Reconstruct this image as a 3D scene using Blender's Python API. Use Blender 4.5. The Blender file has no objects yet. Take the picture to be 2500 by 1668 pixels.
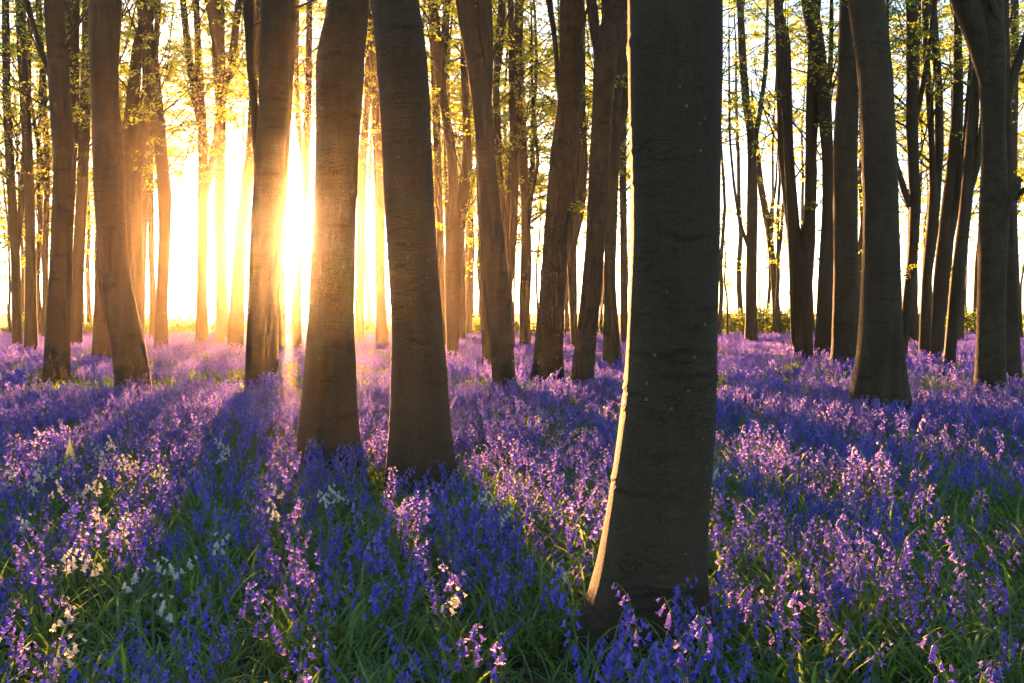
import bpy, math, random
import numpy as np
from mathutils import Matrix, Vector, Euler

# ------------------------------------------------------------------ camera, sky, sun, exposure
S = bpy.context.scene
COL = S.collection
CAM_H = 1.35
FPX = 2500 * 35 / 36.0            # focal length in photograph pixels
HOR = 764.0                       # row of the horizon in the photograph
PITCH = math.atan((834 - HOR) / FPX)
cam_d = bpy.data.cameras.new('camera'); cam_d.lens = 35; cam_d.sensor_width = 36
cam_d.clip_start = 0.05; cam_d.clip_end = 2000
cam = bpy.data.objects.new('camera', cam_d); COL.objects.link(cam)
cam.location = (0, 0, CAM_H); cam.rotation_euler = (math.pi / 2 - PITCH, 0, 0)
S.camera = cam

def ray(px, py):
    u = (px - 1250) / FPX; v = (834 - py) / FPX
    c, s = math.cos(PITCH), math.sin(PITCH)
    return np.array([u, c + v * s, -s + v * c])
def at(px, py, d):                # the point seen at that pixel on the upright plane y = d
    r = ray(px, py); r = r * (d / r[1])
    return np.array([r[0], d, CAM_H + r[2]])
def on(px, py, z):                # the point seen at that pixel at height z
    r = ray(px, py); t = (z - CAM_H) / r[2]
    return np.array([r[0] * t, r[1] * t, z])

sr = ray(704, 590); sr /= np.linalg.norm(sr)
SUN_EL = math.asin(sr[2]); SUN_AZ = math.atan2(sr[0], sr[1])
w = bpy.data.worlds.new('World'); S.world = w; w.use_nodes = True
nt = w.node_tree; bg = nt.nodes['Background']
sky = nt.nodes.new('ShaderNodeTexSky'); sky.sky_type = 'NISHITA'; sky.sun_disc = False
sky.sun_elevation = SUN_EL; sky.sun_rotation = SUN_AZ
sky.air_density = 0.6; sky.dust_density = 0.5; sky.ozone_density = 1.1
nt.links.new(sky.outputs[0], bg.inputs[0]); bg.inputs[1].default_value = 0.055
sun_d = bpy.data.lights.new('sun', 'SUN'); sun_d.energy = 5.0; sun_d.angle = math.radians(0.8)
sun_d.color = (1.0, 0.45, 0.15)
sun = bpy.data.objects.new('sun', sun_d); COL.objects.link(sun)
sun.rotation_euler = Vector((-sr[0], -sr[1], -sr[2])).to_track_quat('-Z', 'Y').to_euler()
sun.location = (-20, 90, 30)
S.view_settings.view_transform = 'Standard'; S.view_settings.look = 'None'
S.view_settings.gamma = 1.0; S.view_settings.exposure = 3.75
HAZE_DENSITY = 0.00031; HAZE_G = 0.95
S.render.engine = 'CYCLES'
cy = S.cycles
cy.max_bounces = 4; cy.diffuse_bounces = 2; cy.glossy_bounces = 1; cy.transmission_bounces = 2
cy.volume_bounces = 0; cy.transparent_max_bounces = 4
cy.use_adaptive_sampling = True; cy.adaptive_threshold = 0.02
cy.use_denoising = True
cy.caustics_reflective = False; cy.caustics_refractive = False

R = random.Random(7)
N = np.random.default_rng(11)

# ------------------------------------------------------------------ helpers
def tag(o, label=None, cat=None, group=None, kind=None):
    if label: o['label'] = label
    if cat: o['category'] = cat
    if group: o['group'] = group
    if kind: o['kind'] = kind
    return o
def empty(name, loc=(0, 0, 0)):
    o = bpy.data.objects.new(name, None); o.location = loc; o.empty_display_size = 0.1
    COL.objects.link(o); return o
def mesh_arrays(name, V, F, mats=(), mi=None, smooth=False):
    """V: (n,3) array; F: list of integer arrays, each (m,k)"""
    me = bpy.data.meshes.new(name)
    V = np.asarray(V, np.float32)
    me.vertices.add(len(V)); me.vertices.foreach_set('co', V.ravel())
    F = [np.asarray(f, np.int32) for f in F if len(f)]
    loops = np.concatenate([f.ravel() for f in F])
    sizes = np.concatenate([np.full(len(f), f.shape[1], np.int32) for f in F])
    starts = np.concatenate([[0], np.cumsum(sizes)[:-1]]).astype(np.int32)
    me.loops.add(len(loops)); me.loops.foreach_set('vertex_index', loops)
    me.polygons.add(len(sizes)); me.polygons.foreach_set('loop_start', starts)
    if mi is not None: me.polygons.foreach_set('material_index', np.asarray(mi, np.int32))
    me.polygons.foreach_set('use_smooth', np.full(len(sizes), bool(smooth)))
    me.update(calc_edges=True); me.validate()
    for m in mats: me.materials.append(m)
    return me
class Geo:
    def __init__(s): s.V = []; s.F = {}; s.n = 0; s.order = []; s.B = {}
    def add(s, V, F, m=0):
        V = np.asarray(V, float); F = np.asarray(F, int)
        s.V.append(V); s.order.append((F + s.n, m)); s.n += len(V)
    def twig(s, P, r0, r1, k):
        s.B.setdefault((len(P), k), []).append((P, r0, r1))
    def flush(s):
        for (n, k), L in s.B.items():
            P = np.array([q[0] for q in L]); f = np.linspace(0, 1, n)[None]; r = np.array([q[1] for q in L])[:, None] * (1 - f) + np.array([q[2] for q in L])[:, None] * f
            T = np.gradient(P, axis=1); T /= np.linalg.norm(T, axis=2, keepdims=True) + 1e-9
            m = T.mean(1); up_ = np.abs(m[:, 2]) > 0.75
            ref = np.where(up_[:, None], np.array([[1., 0, 0]]), np.array([[0, 0, 1.]]))
            A = np.cross(T, ref[:, None, :]); A /= np.linalg.norm(A, axis=2, keepdims=True) + 1e-9; B_ = np.cross(T, A)
            th = np.arange(k) * 2 * math.pi / k
            V = P[:, :, None, :] + r[:, :, None, None] * (np.cos(th)[None, None, :, None] * A[:, :, None, :] + np.sin(th)[None, None, :, None] * B_[:, :, None, :])
            i = np.arange(n - 1)[:, None]; j = np.arange(k)[None, :]
            F = np.stack([i * k + j, i * k + (j + 1) % k, (i + 1) * k + (j + 1) % k, (i + 1) * k + j], -1).reshape(-1, 4)
            F = (F[None] + (np.arange(len(P)) * n * k)[:, None, None]).reshape(-1, 4)
            s.add(V.reshape(-1, 3), F, 0)
        s.B = {}
    def mesh(s, name, mats, smooth=False):
        s.flush()
        V = np.concatenate(s.V); F = [f for f, m in s.order]
        mi = np.concatenate([np.full(len(f), m) for f, m in s.order])
        return mesh_arrays(name, V, F, mats, mi, smooth)
    def obj(s, name, mats, parent=None, smooth=False):
        o = bpy.data.objects.new(name, s.mesh(name, mats, smooth)); COL.objects.link(o)
        if parent: o.parent = parent
        return o
def tube(P, r, k=5, cap=True):
    P = np.asarray(P, float); r = np.broadcast_to(np.asarray(r, float), (len(P),))
    T = np.gradient(P, axis=0); T /= np.linalg.norm(T, axis=1)[:, None] + 1e-9
    m = T.mean(0); ref = np.array([0, 0, 1.]) if abs(m[2]) < 0.75 * np.linalg.norm(m) else np.array([1., 0, 0])
    A = np.cross(T, ref); A /= np.linalg.norm(A, axis=1)[:, None] + 1e-9
    B = np.cross(T, A)
    th = np.arange(k) * 2 * math.pi / k
    V = P[:, None, :] + r[:, None, None] * (np.cos(th)[None, :, None] * A[:, None, :] + np.sin(th)[None, :, None] * B[:, None, :])
    n = len(P); i = np.arange(n - 1)[:, None]; j = np.arange(k)[None, :]
    F = np.stack([i * k + j, i * k + (j + 1) % k, (i + 1) * k + (j + 1) % k, (i + 1) * k + j], -1).reshape(-1, 4)
    return V.reshape(-1, 3), F
def rotz(a): c, s = math.cos(a), math.sin(a); return np.array([[c, -s, 0], [s, c, 0], [0, 0, 1.]])

# ------------------------------------------------------------------ materials
def mat(name):
    m = bpy.data.materials.new(name); m.use_nodes = True
    t = m.node_tree; t.nodes.clear()
    out = t.nodes.new('ShaderNodeOutputMaterial')
    return m, t, out
def nd(t, kind, **kw):
    n = t.nodes.new(kind)
    for k, v in kw.items():
        if k in n.inputs: n.inputs[k].default_value = v
        else: setattr(n, k, v)
    return n
def ramp(t, fac, stops, interp='LINEAR'):
    n = t.nodes.new('ShaderNodeValToRGB'); n.color_ramp.interpolation = interp
    e = n.color_ramp.elements
    while len(e) < len(stops): e.new(0.5)
    for q, (p, c) in zip(e, stops): q.position = p; q.color = (*c, 1) if len(c) == 3 else c
    t.links.new(fac, n.inputs[0]); return n
def mixc(t, fac, a, b, mode='MIX'):
    n = t.nodes.new('ShaderNodeMix'); n.data_type = 'RGBA'; n.blend_type = mode
    for sock, v in ((n.inputs[0], fac), (n.inputs[6], a), (n.inputs[7], b)):
        if hasattr(v, 'is_linked') or hasattr(v, 'links'): t.links.new(v, sock)
        else: sock.default_value = v if isinstance(v, (int, float)) else (*v, 1)
    return n.outputs[2]
def leafy(name, diff, trans, tw=0.5, gloss=0.06, var=0.35, rough=0.45):
    """thin petal or leaf: diffuse + translucent + a little gloss, varied from one instance to the next"""
    m, t, out = mat(name)
    oi = nd(t, 'ShaderNodeObjectInfo')
    geo = nd(t, 'ShaderNodeNewGeometry')
    add = nd(t, 'ShaderNodeMath', operation='ADD'); t.links.new(oi.outputs['Random'], add.inputs[0]); t.links.new(geo.outputs['Random Per Island'], add.inputs[1])
    half = nd(t, 'ShaderNodeMath', operation='MULTIPLY'); t.links.new(add.outputs[0], half.inputs[0]); half.inputs[1].default_value = 0.5
    def both(c): return ramp(t, half.outputs[0], [(0.1, tuple(x * (1 - var) for x in c[0])), (0.5, c[0]), (0.9, c[1])]).outputs[0]
    d = nd(t, 'ShaderNodeBsdfDiffuse'); t.links.new(both(diff), d.inputs[0])
    tr = nd(t, 'ShaderNodeBsdfTranslucent'); t.links.new(both(trans), tr.inputs[0])
    mx = nd(t, 'ShaderNodeMixShader'); mx.inputs[0].default_value = tw
    t.links.new(d.outputs[0], mx.inputs[1]); t.links.new(tr.outputs[0], mx.inputs[2])
    if gloss:
        g = nd(t, 'ShaderNodeBsdfGlossy', Roughness=rough)
        m2 = nd(t, 'ShaderNodeMixShader'); m2.inputs[0].default_value = gloss
        t.links.new(mx.outputs[0], m2.inputs[1]); t.links.new(g.outputs[0], m2.inputs[2]); mx = m2
    t.links.new(mx.outputs[0], out.inputs[0]); return m
M = {}
M['bell'] = leafy('bluebell_petal', ((0.015, 0.035, 0.62), (0.07, 0.06, 0.70)), ((0.36, 0.27, 0.88), (0.84, 0.58, 0.82)), 0.58, 0.06)
M['bud'] = leafy('bluebell_bud', ((0.10, 0.06, 0.45), (0.16, 0.09, 0.5)), ((0.22, 0.12, 0.5), (0.3, 0.15, 0.5)), 0.35, 0.03)
M['white'] = leafy('white_petal', ((0.62, 0.62, 0.56), (0.72, 0.70, 0.60)), ((0.7, 0.68, 0.55), (0.75, 0.72, 0.6)), 0.5, 0.03, 0.1)
M['stem'] = leafy('bluebell_stem', ((0.09, 0.15, 0.045), (0.12, 0.16, 0.05)), ((0.3, 0.42, 0.06), (0.36, 0.42, 0.07)), 0.35, 0.06)
M['strap'] = leafy('bluebell_leaf', ((0.065, 0.16, 0.035), (0.10, 0.18, 0.045)), ((0.36, 0.56, 0.06), (0.50, 0.62, 0.08)), 0.5, 0.06, 0.35, 0.38)
M['beech_leaf'] = leafy('beech_leaf', ((0.07, 0.11, 0.02), (0.12, 0.14, 0.025)), ((0.36, 0.50, 0.05), (0.56, 0.55, 0.06)), 0.74, 0.04)
M['far_leaf'] = leafy('far_leaf', ((0.07, 0.11, 0.02), (0.11, 0.13, 0.03)), ((0.34, 0.50, 0.06), (0.52, 0.55, 0.07)), 0.74, 0.02)
M['shrub_leaf'] = leafy('shrub_leaf', ((0.09, 0.14, 0.04), (0.12, 0.16, 0.06)), ((0.32, 0.46, 0.08), (0.46, 0.52, 0.10)), 0.5, 0.06)
M['grass'] = leafy('grass_blade', ((0.08, 0.15, 0.04), (0.12, 0.16, 0.05)), ((0.32, 0.48, 0.08), (0.44, 0.50, 0.10)), 0.5, 0.05)
M['dead'] = leafy('dead_leaf', ((0.10, 0.055, 0.028), (0.17, 0.10, 0.05)), ((0.14, 0.07, 0.03), (0.2, 0.1, 0.04)), 0.2, 0.05)
M['spathe'] = leafy('spathe', ((0.42, 0.44, 0.20), (0.46, 0.46, 0.24)), ((0.5, 0.48, 0.2), (0.5, 0.48, 0.2)), 0.5, 0.06, 0.1)

def bark_mat(name, base=(0.066, 0.046, 0.026), dark=(0.034, 0.024, 0.014), spots=0.5, mottled=False, pale=(0.20, 0.20, 0.16)):
    m, t, out = mat(name); L = t.links.new
    tc = nd(t, 'ShaderNodeTexCoord'); oi = nd(t, 'ShaderNodeObjectInfo')
    off = nd(t, 'ShaderNodeVectorMath', operation='SCALE'); comb = nd(t, 'ShaderNodeCombineXYZ')
    L(oi.outputs['Random'], comb.inputs[0]); L(oi.outputs['Random'], comb.inputs[1]); comb.inputs[2].default_value = 0.3
    L(comb.outputs[0], off.inputs[0]); off.inputs['Scale'].default_value = 37.0
    pos = nd(t, 'ShaderNodeVectorMath', operation='ADD'); L(tc.outputs['Object'], pos.inputs[0]); L(off.outputs[0], pos.inputs[1])
    P = pos.outputs[0]
    def noise(scale, detail, rough, sc=(1, 1, 1), dist=0.0):
        mp = nd(t, 'ShaderNodeMapping'); mp.inputs['Scale'].default_value = sc; L(P, mp.inputs[0])
        n = nd(t, 'ShaderNodeTexNoise', Scale=scale, Detail=detail, Roughness=rough, Distortion=dist); L(mp.outputs[0], n.inputs['Vector'])
        return n.outputs['Fac']
    big = noise(1.3, 4, 0.6, (1, 1, 0.5))
    streak = noise(9, 5, 0.65, (1, 1, 0.12))
    wrinkle = noise(4.5, 6, 0.65, (0.6, 0.6, 4.0), 0.9)
    fine = noise(70, 5, 0.7)
    c = ramp(t, big, [(0.3, dark), (0.55, base), (0.8, tuple(x * 1.25 for x in base))]).outputs[0]
    algae = ramp(t, noise(0.9, 3, 0.5), [(0.45, (0, 0, 0)), (0.75, (0.55, 0.55, 0.55))]).outputs[0]
    c = mixc(t, algae, c, (0.056, 0.047, 0.022))
    c = mixc(t, 0.55, c, ramp(t, streak, [(0.25, (0.45, 0.43, 0.40)), (0.7, (1.15, 1.12, 1.08))]).outputs[0], 'MULTIPLY')
    c = mixc(t, 0.35, c, ramp(t, wrinkle, [(0.30, (0.45, 0.43, 0.40)), (0.42, (1, 1, 1)), (0.7, (1.1, 1.1, 1.05))]).outputs[0], 'MULTIPLY')
    c = mixc(t, 0.5, c, ramp(t, fine, [(0.3, (0.6, 0.6, 0.6)), (0.7, (1.3, 1.3, 1.3))]).outputs[0], 'MULTIPLY')
    crease_shade = ramp(t, wrinkle, [(0.470, (0, 0, 0)), (0.486, (0.9, 0.9, 0.9)), (0.490, (0.9, 0.9, 0.9)), (0.508, (0, 0, 0))]).outputs[0]  # shade of the bark folds, painted as thin dark lines
    cgate = ramp(t, noise(1.7, 3, 0.5), [(0.42, (0, 0, 0)), (0.56, (1, 1, 1))]).outputs[0]
    c = mixc(t, mixc(t, 1.0, crease_shade, cgate, 'MULTIPLY'), c, tuple(x * 0.45 for x in dark))
    shade_knots = nd(t, 'ShaderNodeAttribute', attribute_name='shade_knots')  # per-vertex darkening: painted shade in the creases, plus dark knots
    c = mixc(t, shade_knots.outputs['Fac'], c, tuple(x * 0.4 for x in dark))
    stain = ramp(t, noise(3.4, 5, 0.6, (1, 1, 0.55)), [(0.60, (0, 0, 0)), (0.68, (0.6, 0.6, 0.6))]).outputs[0]
    c = mixc(t, stain, c, tuple(x * 0.8 for x in dark))
    grain = noise(150, 4, 0.75, (1, 1, 0.8))
    c = mixc(t, 0.6, c, ramp(t, grain, [(0.3, (0.55, 0.55, 0.55)), (0.7, (1.4, 1.38, 1.3))]).outputs[0], 'MULTIPLY')
    # lenticels and lichen: dark pits, pale dots
    v = nd(t, 'ShaderNodeTexVoronoi', Scale=11.0); L(P, v.inputs['Vector'])
    pit = ramp(t, v.outputs['Distance'], [(0.10, (1, 1, 1)), (0.17, (0, 0, 0))]).outputs[0]
    gate = ramp(t, noise(3.0, 2, 0.5), [(0.5, (0, 0, 0)), (0.6, (spots, spots, spots))]).outputs[0]
    c = mixc(t, mixc(t, 1.0, pit, gate, 'MULTIPLY'), c, tuple(x * 0.5 for x in dark))
    v2 = nd(t, 'ShaderNodeTexVoronoi', Scale=17.0); L(P, v2.inputs['Vector'])
    dot = ramp(t, v2.outputs['Distance'], [(0.07, (1, 1, 1)), (0.13, (0, 0, 0))]).outputs[0]
    gate2 = ramp(t, noise(2.1, 3, 0.6), [(0.52, (0, 0, 0)), (0.62, (0.7, 0.7, 0.7))]).outputs[0]
    c = mixc(t, mixc(t, 1.0, dot, gate2, 'MULTIPLY'), c, pale)
    if mottled:
        mo = ramp(t, noise(8.0, 4, 0.65), [(0.52, (0, 0, 0)), (0.60, (0.65, 0.65, 0.65))]).outputs[0]
        c = mixc(t, mo, c, tuple(x * 0.6 for x in dark))
    b = nd(t, 'ShaderNodeBsdfPrincipled', Roughness=0.82); b.inputs['Specular IOR Level'].default_value = 0.25
    L(c, b.inputs['Base Color'])
    h1 = nd(t, 'ShaderNodeMath', operation='MULTIPLY_ADD'); L(wrinkle, h1.inputs[0]); h1.inputs[1].default_value = 0.45; L(fine, h1.inputs[2])
    h2 = nd(t, 'ShaderNodeMath', operation='MULTIPLY_ADD'); L(streak, h2.inputs[0]); h2.inputs[1].default_value = 0.7; L(h1.outputs[0], h2.inputs[2])
    bu = nd(t, 'ShaderNodeBump', Strength=1.0, Distance=0.016); L(h2.outputs[0], bu.inputs['Height']); L(bu.outputs[0], b.inputs['Normal'])
    L(b.outputs[0], out.inputs[0]); return m
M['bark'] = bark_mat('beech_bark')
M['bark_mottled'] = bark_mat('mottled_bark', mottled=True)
M['bark_dead'] = bark_mat('dead_wood', base=(0.075, 0.052, 0.034), dark=(0.04, 0.03, 0.02))
M['twig'] = bark_mat('twig_bark', base=(0.08, 0.066, 0.05), spots=0.0)

def ground_mat():
    m, t, out = mat('forest_floor'); L = t.links.new
    tc = nd(t, 'ShaderNodeTexCoord')
    n1 = nd(t, 'ShaderNodeTexNoise', Scale=1.1, Detail=6, Roughness=0.65); L(tc.outputs['Object'], n1.inputs['Vector'])
    n2 = nd(t, 'ShaderNodeTexVoronoi', Scale=24.0); L(tc.outputs['Object'], n2.inputs['Vector'])
    c = ramp(t, n1.outputs['Fac'], [(0.3, (0.035, 0.03, 0.016)), (0.5, (0.05, 0.045, 0.02)), (0.7, (0.075, 0.055, 0.03))]).outputs[0]
    hs = nd(t, 'ShaderNodeSeparateColor'); L(n2.outputs['Color'], hs.inputs[0])
    c = mixc(t, 0.6, c, ramp(t, hs.outputs[0], [(0.1, (0.5, 0.5, 0.5)), (0.9, (1.6, 1.4, 1.2))]).outputs[0], 'MULTIPLY')
    b = nd(t, 'ShaderNodeBsdfPrincipled', Roughness=0.9); L(c, b.inputs['Base Color'])
    bu = nd(t, 'ShaderNodeBump', Strength=0.8, Distance=0.02); L(n2.outputs['Distance'], bu.inputs['Height']); L(bu.outputs[0], b.inputs['Normal'])
    L(b.outputs[0], out.inputs[0]); return m
M['ground'] = ground_mat()

# ------------------------------------------------------------------ ground
def gz(x, y):
    """height of the forest floor"""
    x = np.asarray(x, float); y = np.asarray(y, float)
    far = np.clip((y - 60) / 80, 0, 1)
    return 0.03 * np.sin(x * 0.7 + 1.3) * np.sin(y * 0.55) + 0.02 * np.sin(x * 1.9 + y * 1.3) + 1.22 * far * far * (3 - 2 * far)
gx = np.concatenate([np.linspace(-130, -14, 40), np.linspace(-13, 13, 80), np.linspace(14, 130, 40)])
gy = np.concatenate([np.linspace(-40, 1, 20), np.linspace(1.5, 20, 60), np.linspace(21, 150, 90)])
X, Y = np.meshgrid(gx, gy, indexing='ij')
Vg = np.stack([X, Y, gz(X, Y)], -1).reshape(-1, 3)
a, b_ = len(gx), len(gy)
i, j = np.meshgrid(np.arange(a - 1), np.arange(b_ - 1), indexing='ij')
Fg = np.stack([i * b_ + j, (i + 1) * b_ + j, (i + 1) * b_ + j + 1, i * b_ + j + 1], -1).reshape(-1, 4)
g_o = bpy.data.objects.new('ground', mesh_arrays('ground', Vg, [Fg], [M['ground']], None, True)); COL.objects.link(g_o)
tag(g_o, kind='structure')
g_o['label'] = 'level woodland floor of brown leaf litter and soil'

# ------------------------------------------------------------------ trees
TREES = []      # (x, y, radius) of every foot, for keeping flowers out of the wood

def sm(y, n):
    if n < 2: return y
    k = np.ones(2 * n + 1) / (2 * n + 1)
    return np.convolve(np.pad(y, n, mode='edge'), k, 'valid')

def stem_path(px, d, ztop, rng, foot, lean=None, y0=0.0, yslope=0.0):
    """traced (row, left, right) pixels -> heights, centres, radii; carried on above the frame to ztop"""
    px = sorted(px, reverse=True)       # from the foot upward
    C = []; Rr = []
    for (py, xl, xr) in px:
        p = at((xl + xr) / 2, py, d); C.append(p); Rr.append((xr - xl) / 2 * d / FPX)
    z = np.array([c[2] for c in C]); x = np.array([c[0] for c in C]); r = np.array(Rr)
    if foot and z[0] > 0:
        z = np.insert(z, 0, -0.12); x = np.insert(x, 0, x[0] - (x[1] - x[0]) / (z[2] - z[1] + 1e-6) * (z[1] + 0.1) * 0.6); r = np.insert(r, 0, r[0] * 1.10)
    if ztop > z[-1] + 0.3:
        s = (x[-1] - x[-2]) / (z[-1] - z[-2]); r1 = r[-1]
        for f in (0.25, 0.5, 0.75, 1.0):
            dz = (ztop - z[len(px) - 1 + (1 if foot and len(z) > len(px) else 0)]) * 0.25
            s = s * 0.8 + rng.uniform(-0.05, 0.05)
            x = np.append(x, x[-1] + s * dz); z = np.append(z, z[-1] + dz); r = np.append(r, max(0.012, r1 * (1 - 0.9 * f)))
    return z, x, r

def trunk_mesh(z, x, r, d, rng, k, step, foot, y_of, grooves=(), flare=0.3, flutes=5, fl_h=0.3):
    zz = np.arange(z[0], z[-1] + step, step); zz[-1] = min(zz[-1], z[-1] + step)
    n_s = max(1, int((0.07 if d < 5 else 0.13 if d < 14 else 0.22) / step))
    xx = sm(np.interp(zz, z, x), n_s); rr = sm(np.interp(zz, z, r), n_s)
    top_ = CAM_H + 0.33 * d + 0.4; far_ = max(1, int(0.25 / step)); sel = (zz < top_) | (np.arange(len(zz)) % far_ == 0); sel[-1] = True
    zz, xx, rr = zz[sel], xx[sel], rr[sel]
    th = np.arange(k) * 2 * math.pi / k
    Z, T = np.meshgrid(zz, th, indexing='ij')
    ph = [rng.uniform(0, 6.28) for _ in range(16)]
    shade_knots = np.zeros_like(Z)
    D = 0.030 * np.sin(2 * T + ph[0] + 0.5 * np.sin(Z * 0.9 + ph[1])) + 0.022 * np.sin(3 * T + ph[2] + Z * 0.7) \
        + 0.014 * np.sin(5 * T + ph[3] + 1.1 * np.sin(Z * 1.7 + ph[4])) + 0.016 * np.sin(Z * 3.1 + ph[5] + np.sin(T + ph[6])) \
        + 0.008 * np.sin(Z * 9 + ph[7] + 2 * np.sin(2 * T + ph[8])) * np.sin(T * 4 + ph[9])
    if foot:
        e = np.exp(-np.clip(Z, 0, None) / fl_h)
        D = D + e * (flare * 0.5 + flare * 0.45 * np.sin(flutes * T + ph[10] + 0.4 * np.sin(2 * T)))
    for (t0, z0, z1, dep, wd) in grooves:
        dt = (T - t0 + math.pi) % (2 * math.pi) - math.pi + 0.12 * np.sin(Z * 4)
        D = D - dep * np.exp(-(dt / wd) ** 2) / (1 + np.exp(-(Z - z0) * 9)) / (1 + np.exp((Z - z1) * 9))
    if k >= 24:     # old branch scars: eyebrow-shaped folds across the smooth bark
        for q in range(int((zz[-1] - zz[0]) * 5)):
            t0 = rng.uniform(0, 6.28); z0 = rng.uniform(zz[0], zz[-1]); wt = rng.uniform(0.25, 0.9); am = rng.uniform(-0.03, 0.045)
            dt = (T - t0 + math.pi) % (2 * math.pi) - math.pi
            D = D + am * np.exp(-(dt / wt) ** 2) * np.exp(-((Z - z0 + 0.05 * dt * dt + 0.012 * np.sin(5 * dt + q)) / 0.014) ** 2)
        for q in range(int((zz[-1] - zz[0]) * 3.2)):      # thin growth creases, their shade painted in as dark lines
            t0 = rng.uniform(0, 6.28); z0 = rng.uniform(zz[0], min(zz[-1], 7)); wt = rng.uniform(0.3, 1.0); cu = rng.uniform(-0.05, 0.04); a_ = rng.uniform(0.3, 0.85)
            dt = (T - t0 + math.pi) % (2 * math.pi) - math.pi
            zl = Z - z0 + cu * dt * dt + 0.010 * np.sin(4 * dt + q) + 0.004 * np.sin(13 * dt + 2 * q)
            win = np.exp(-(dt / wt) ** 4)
            shade_knots = np.maximum(shade_knots, a_ * win * np.exp(-(zl / max(0.006, step * 0.55)) ** 2)); D = D + 0.03 * win * (np.exp(-((zl - 0.012) / 0.010) ** 2) - np.exp(-(zl / 0.008) ** 2))
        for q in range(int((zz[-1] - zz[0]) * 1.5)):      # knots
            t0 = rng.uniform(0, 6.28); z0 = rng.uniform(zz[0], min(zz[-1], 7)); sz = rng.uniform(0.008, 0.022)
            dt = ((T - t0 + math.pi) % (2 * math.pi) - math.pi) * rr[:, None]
            shade_knots = np.maximum(shade_knots, 0.8 * np.exp(-((dt / (sz * 1.5)) ** 2 + ((Z - z0) / sz) ** 2)))
    RR = rr[:, None] * (1 + D)
    V = np.stack([xx[:, None] + RR * np.cos(T), y_of(Z) + RR * np.sin(T), Z], -1).reshape(-1, 3)
    n = len(zz); i = np.arange(n - 1)[:, None]; j = np.arange(k)[None, :]
    F = np.stack([i * k + j, i * k + (j + 1) % k, (i + 1) * k + (j + 1) % k, (i + 1) * k + j], -1).reshape(-1, 4)
    return V, F, zz, xx, rr, shade_knots.ravel()

LEAF = np.array([[0, 0, 0], [0.32, 0.45, 0.07], [0, 1, -0.04], [-0.32, 0.45, 0.07]])
def leaf_quads(P, size, rng_np, droop=0.35):
    n = len(P)
    az = rng_np.uniform(0, 2 * math.pi, n); ti = rng_np.normal(-0.25, droop, n); ro = rng_np.normal(0, droop, n)
    s = size * rng_np.uniform(0.6, 1.25, n)
    L = LEAF[None] * s[:, None, None]
    x, y, z = L[..., 0], L[..., 1], L[..., 2]
    c, q = np.cos(ro)[:, None], np.sin(ro)[:, None]; x, z = x * c + z * q, -x * q + z * c
    c, q = np.cos(ti)[:, None], np.sin(ti)[:, None]; y, z = y * c - z * q, y * q + z * c
    c, q = np.cos(az)[:, None], np.sin(az)[:, None]; x, y = x * c - y * q, x * q + y * c
    V = np.stack([x, y, z], -1) + P[:, None, :]
    F = np.arange(4 * n).reshape(-1, 4)
    return V.reshape(-1, 3), F

def limb_path(p, az, el, L, rng, n=7, up=0.10, wob=0.12):
    P = [np.array(p, float)]
    for q in range(n - 1):
        az += rng.uniform(-wob, wob); el = min(1.45, el + rng.uniform(-wob, wob) + up)
        P.append(P[-1] + L / (n - 1) * np.array([math.cos(el) * math.cos(az), math.cos(el) * math.sin(az), math.sin(el)]))
    return np.array(P)
def along(P, f):
    t = f * (len(P) - 1); q = min(int(t), len(P) - 2); return P[q] + (P[q + 1] - P[q]) * (t - q)

def grow_branch(g, p, az, el, L, r0, rng, pts, nsub=6, nleaf=8, up=0.1, leafmin=0.3):
    """one limb with side twigs into g; leaf places into pts"""
    P = limb_path(p, az, el, L, rng, 7, up)
    g.twig(P, r0, max(0.006, r0 * 0.18), 4)
    for q in range(nsub):
        f = leafmin + (1 - leafmin) * (q + rng.random()) / nsub
        a2 = az + rng.choice((-1, 1)) * rng.uniform(0.4, 1.2)
        L2 = L * rng.uniform(0.22, 0.45) * (1.15 - 0.5 * f)
        P2 = limb_path(along(P, f), a2, rng.uniform(-0.15, 0.6), L2, rng, 4, 0.0, 0.2)
        g.twig(P2, max(0.006, r0 * 0.28), 0.005, 3)
        pts.append((P2[1], P2[-1], max(1, nleaf // 2)))
        for s in range(3):
            P3 = limb_path(along(P2, rng.uniform(0.3, 1.0)), a2 + rng.uniform(-1.1, 1.1), rng.uniform(-0.3, 0.4), L2 * rng.uniform(0.3, 0.6), rng, 3, -0.02, 0.25)
            g.twig(P3, 0.006, 0.004, 3); pts.append((P3[0], P3[-1], nleaf))
def leaf_places(pts, rn):
    n = np.array([q[2] for q in pts]); A = np.repeat(np.array([q[0] for q in pts]), n, 0); B = np.repeat(np.array([q[1] for q in pts]), n, 0)
    return A + (B - A) * rn.uniform(0.08, 1.05, len(A))[:, None] + rn.normal(0, 1, A.shape) * np.array([0.05, 0.05, 0.028])

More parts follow.
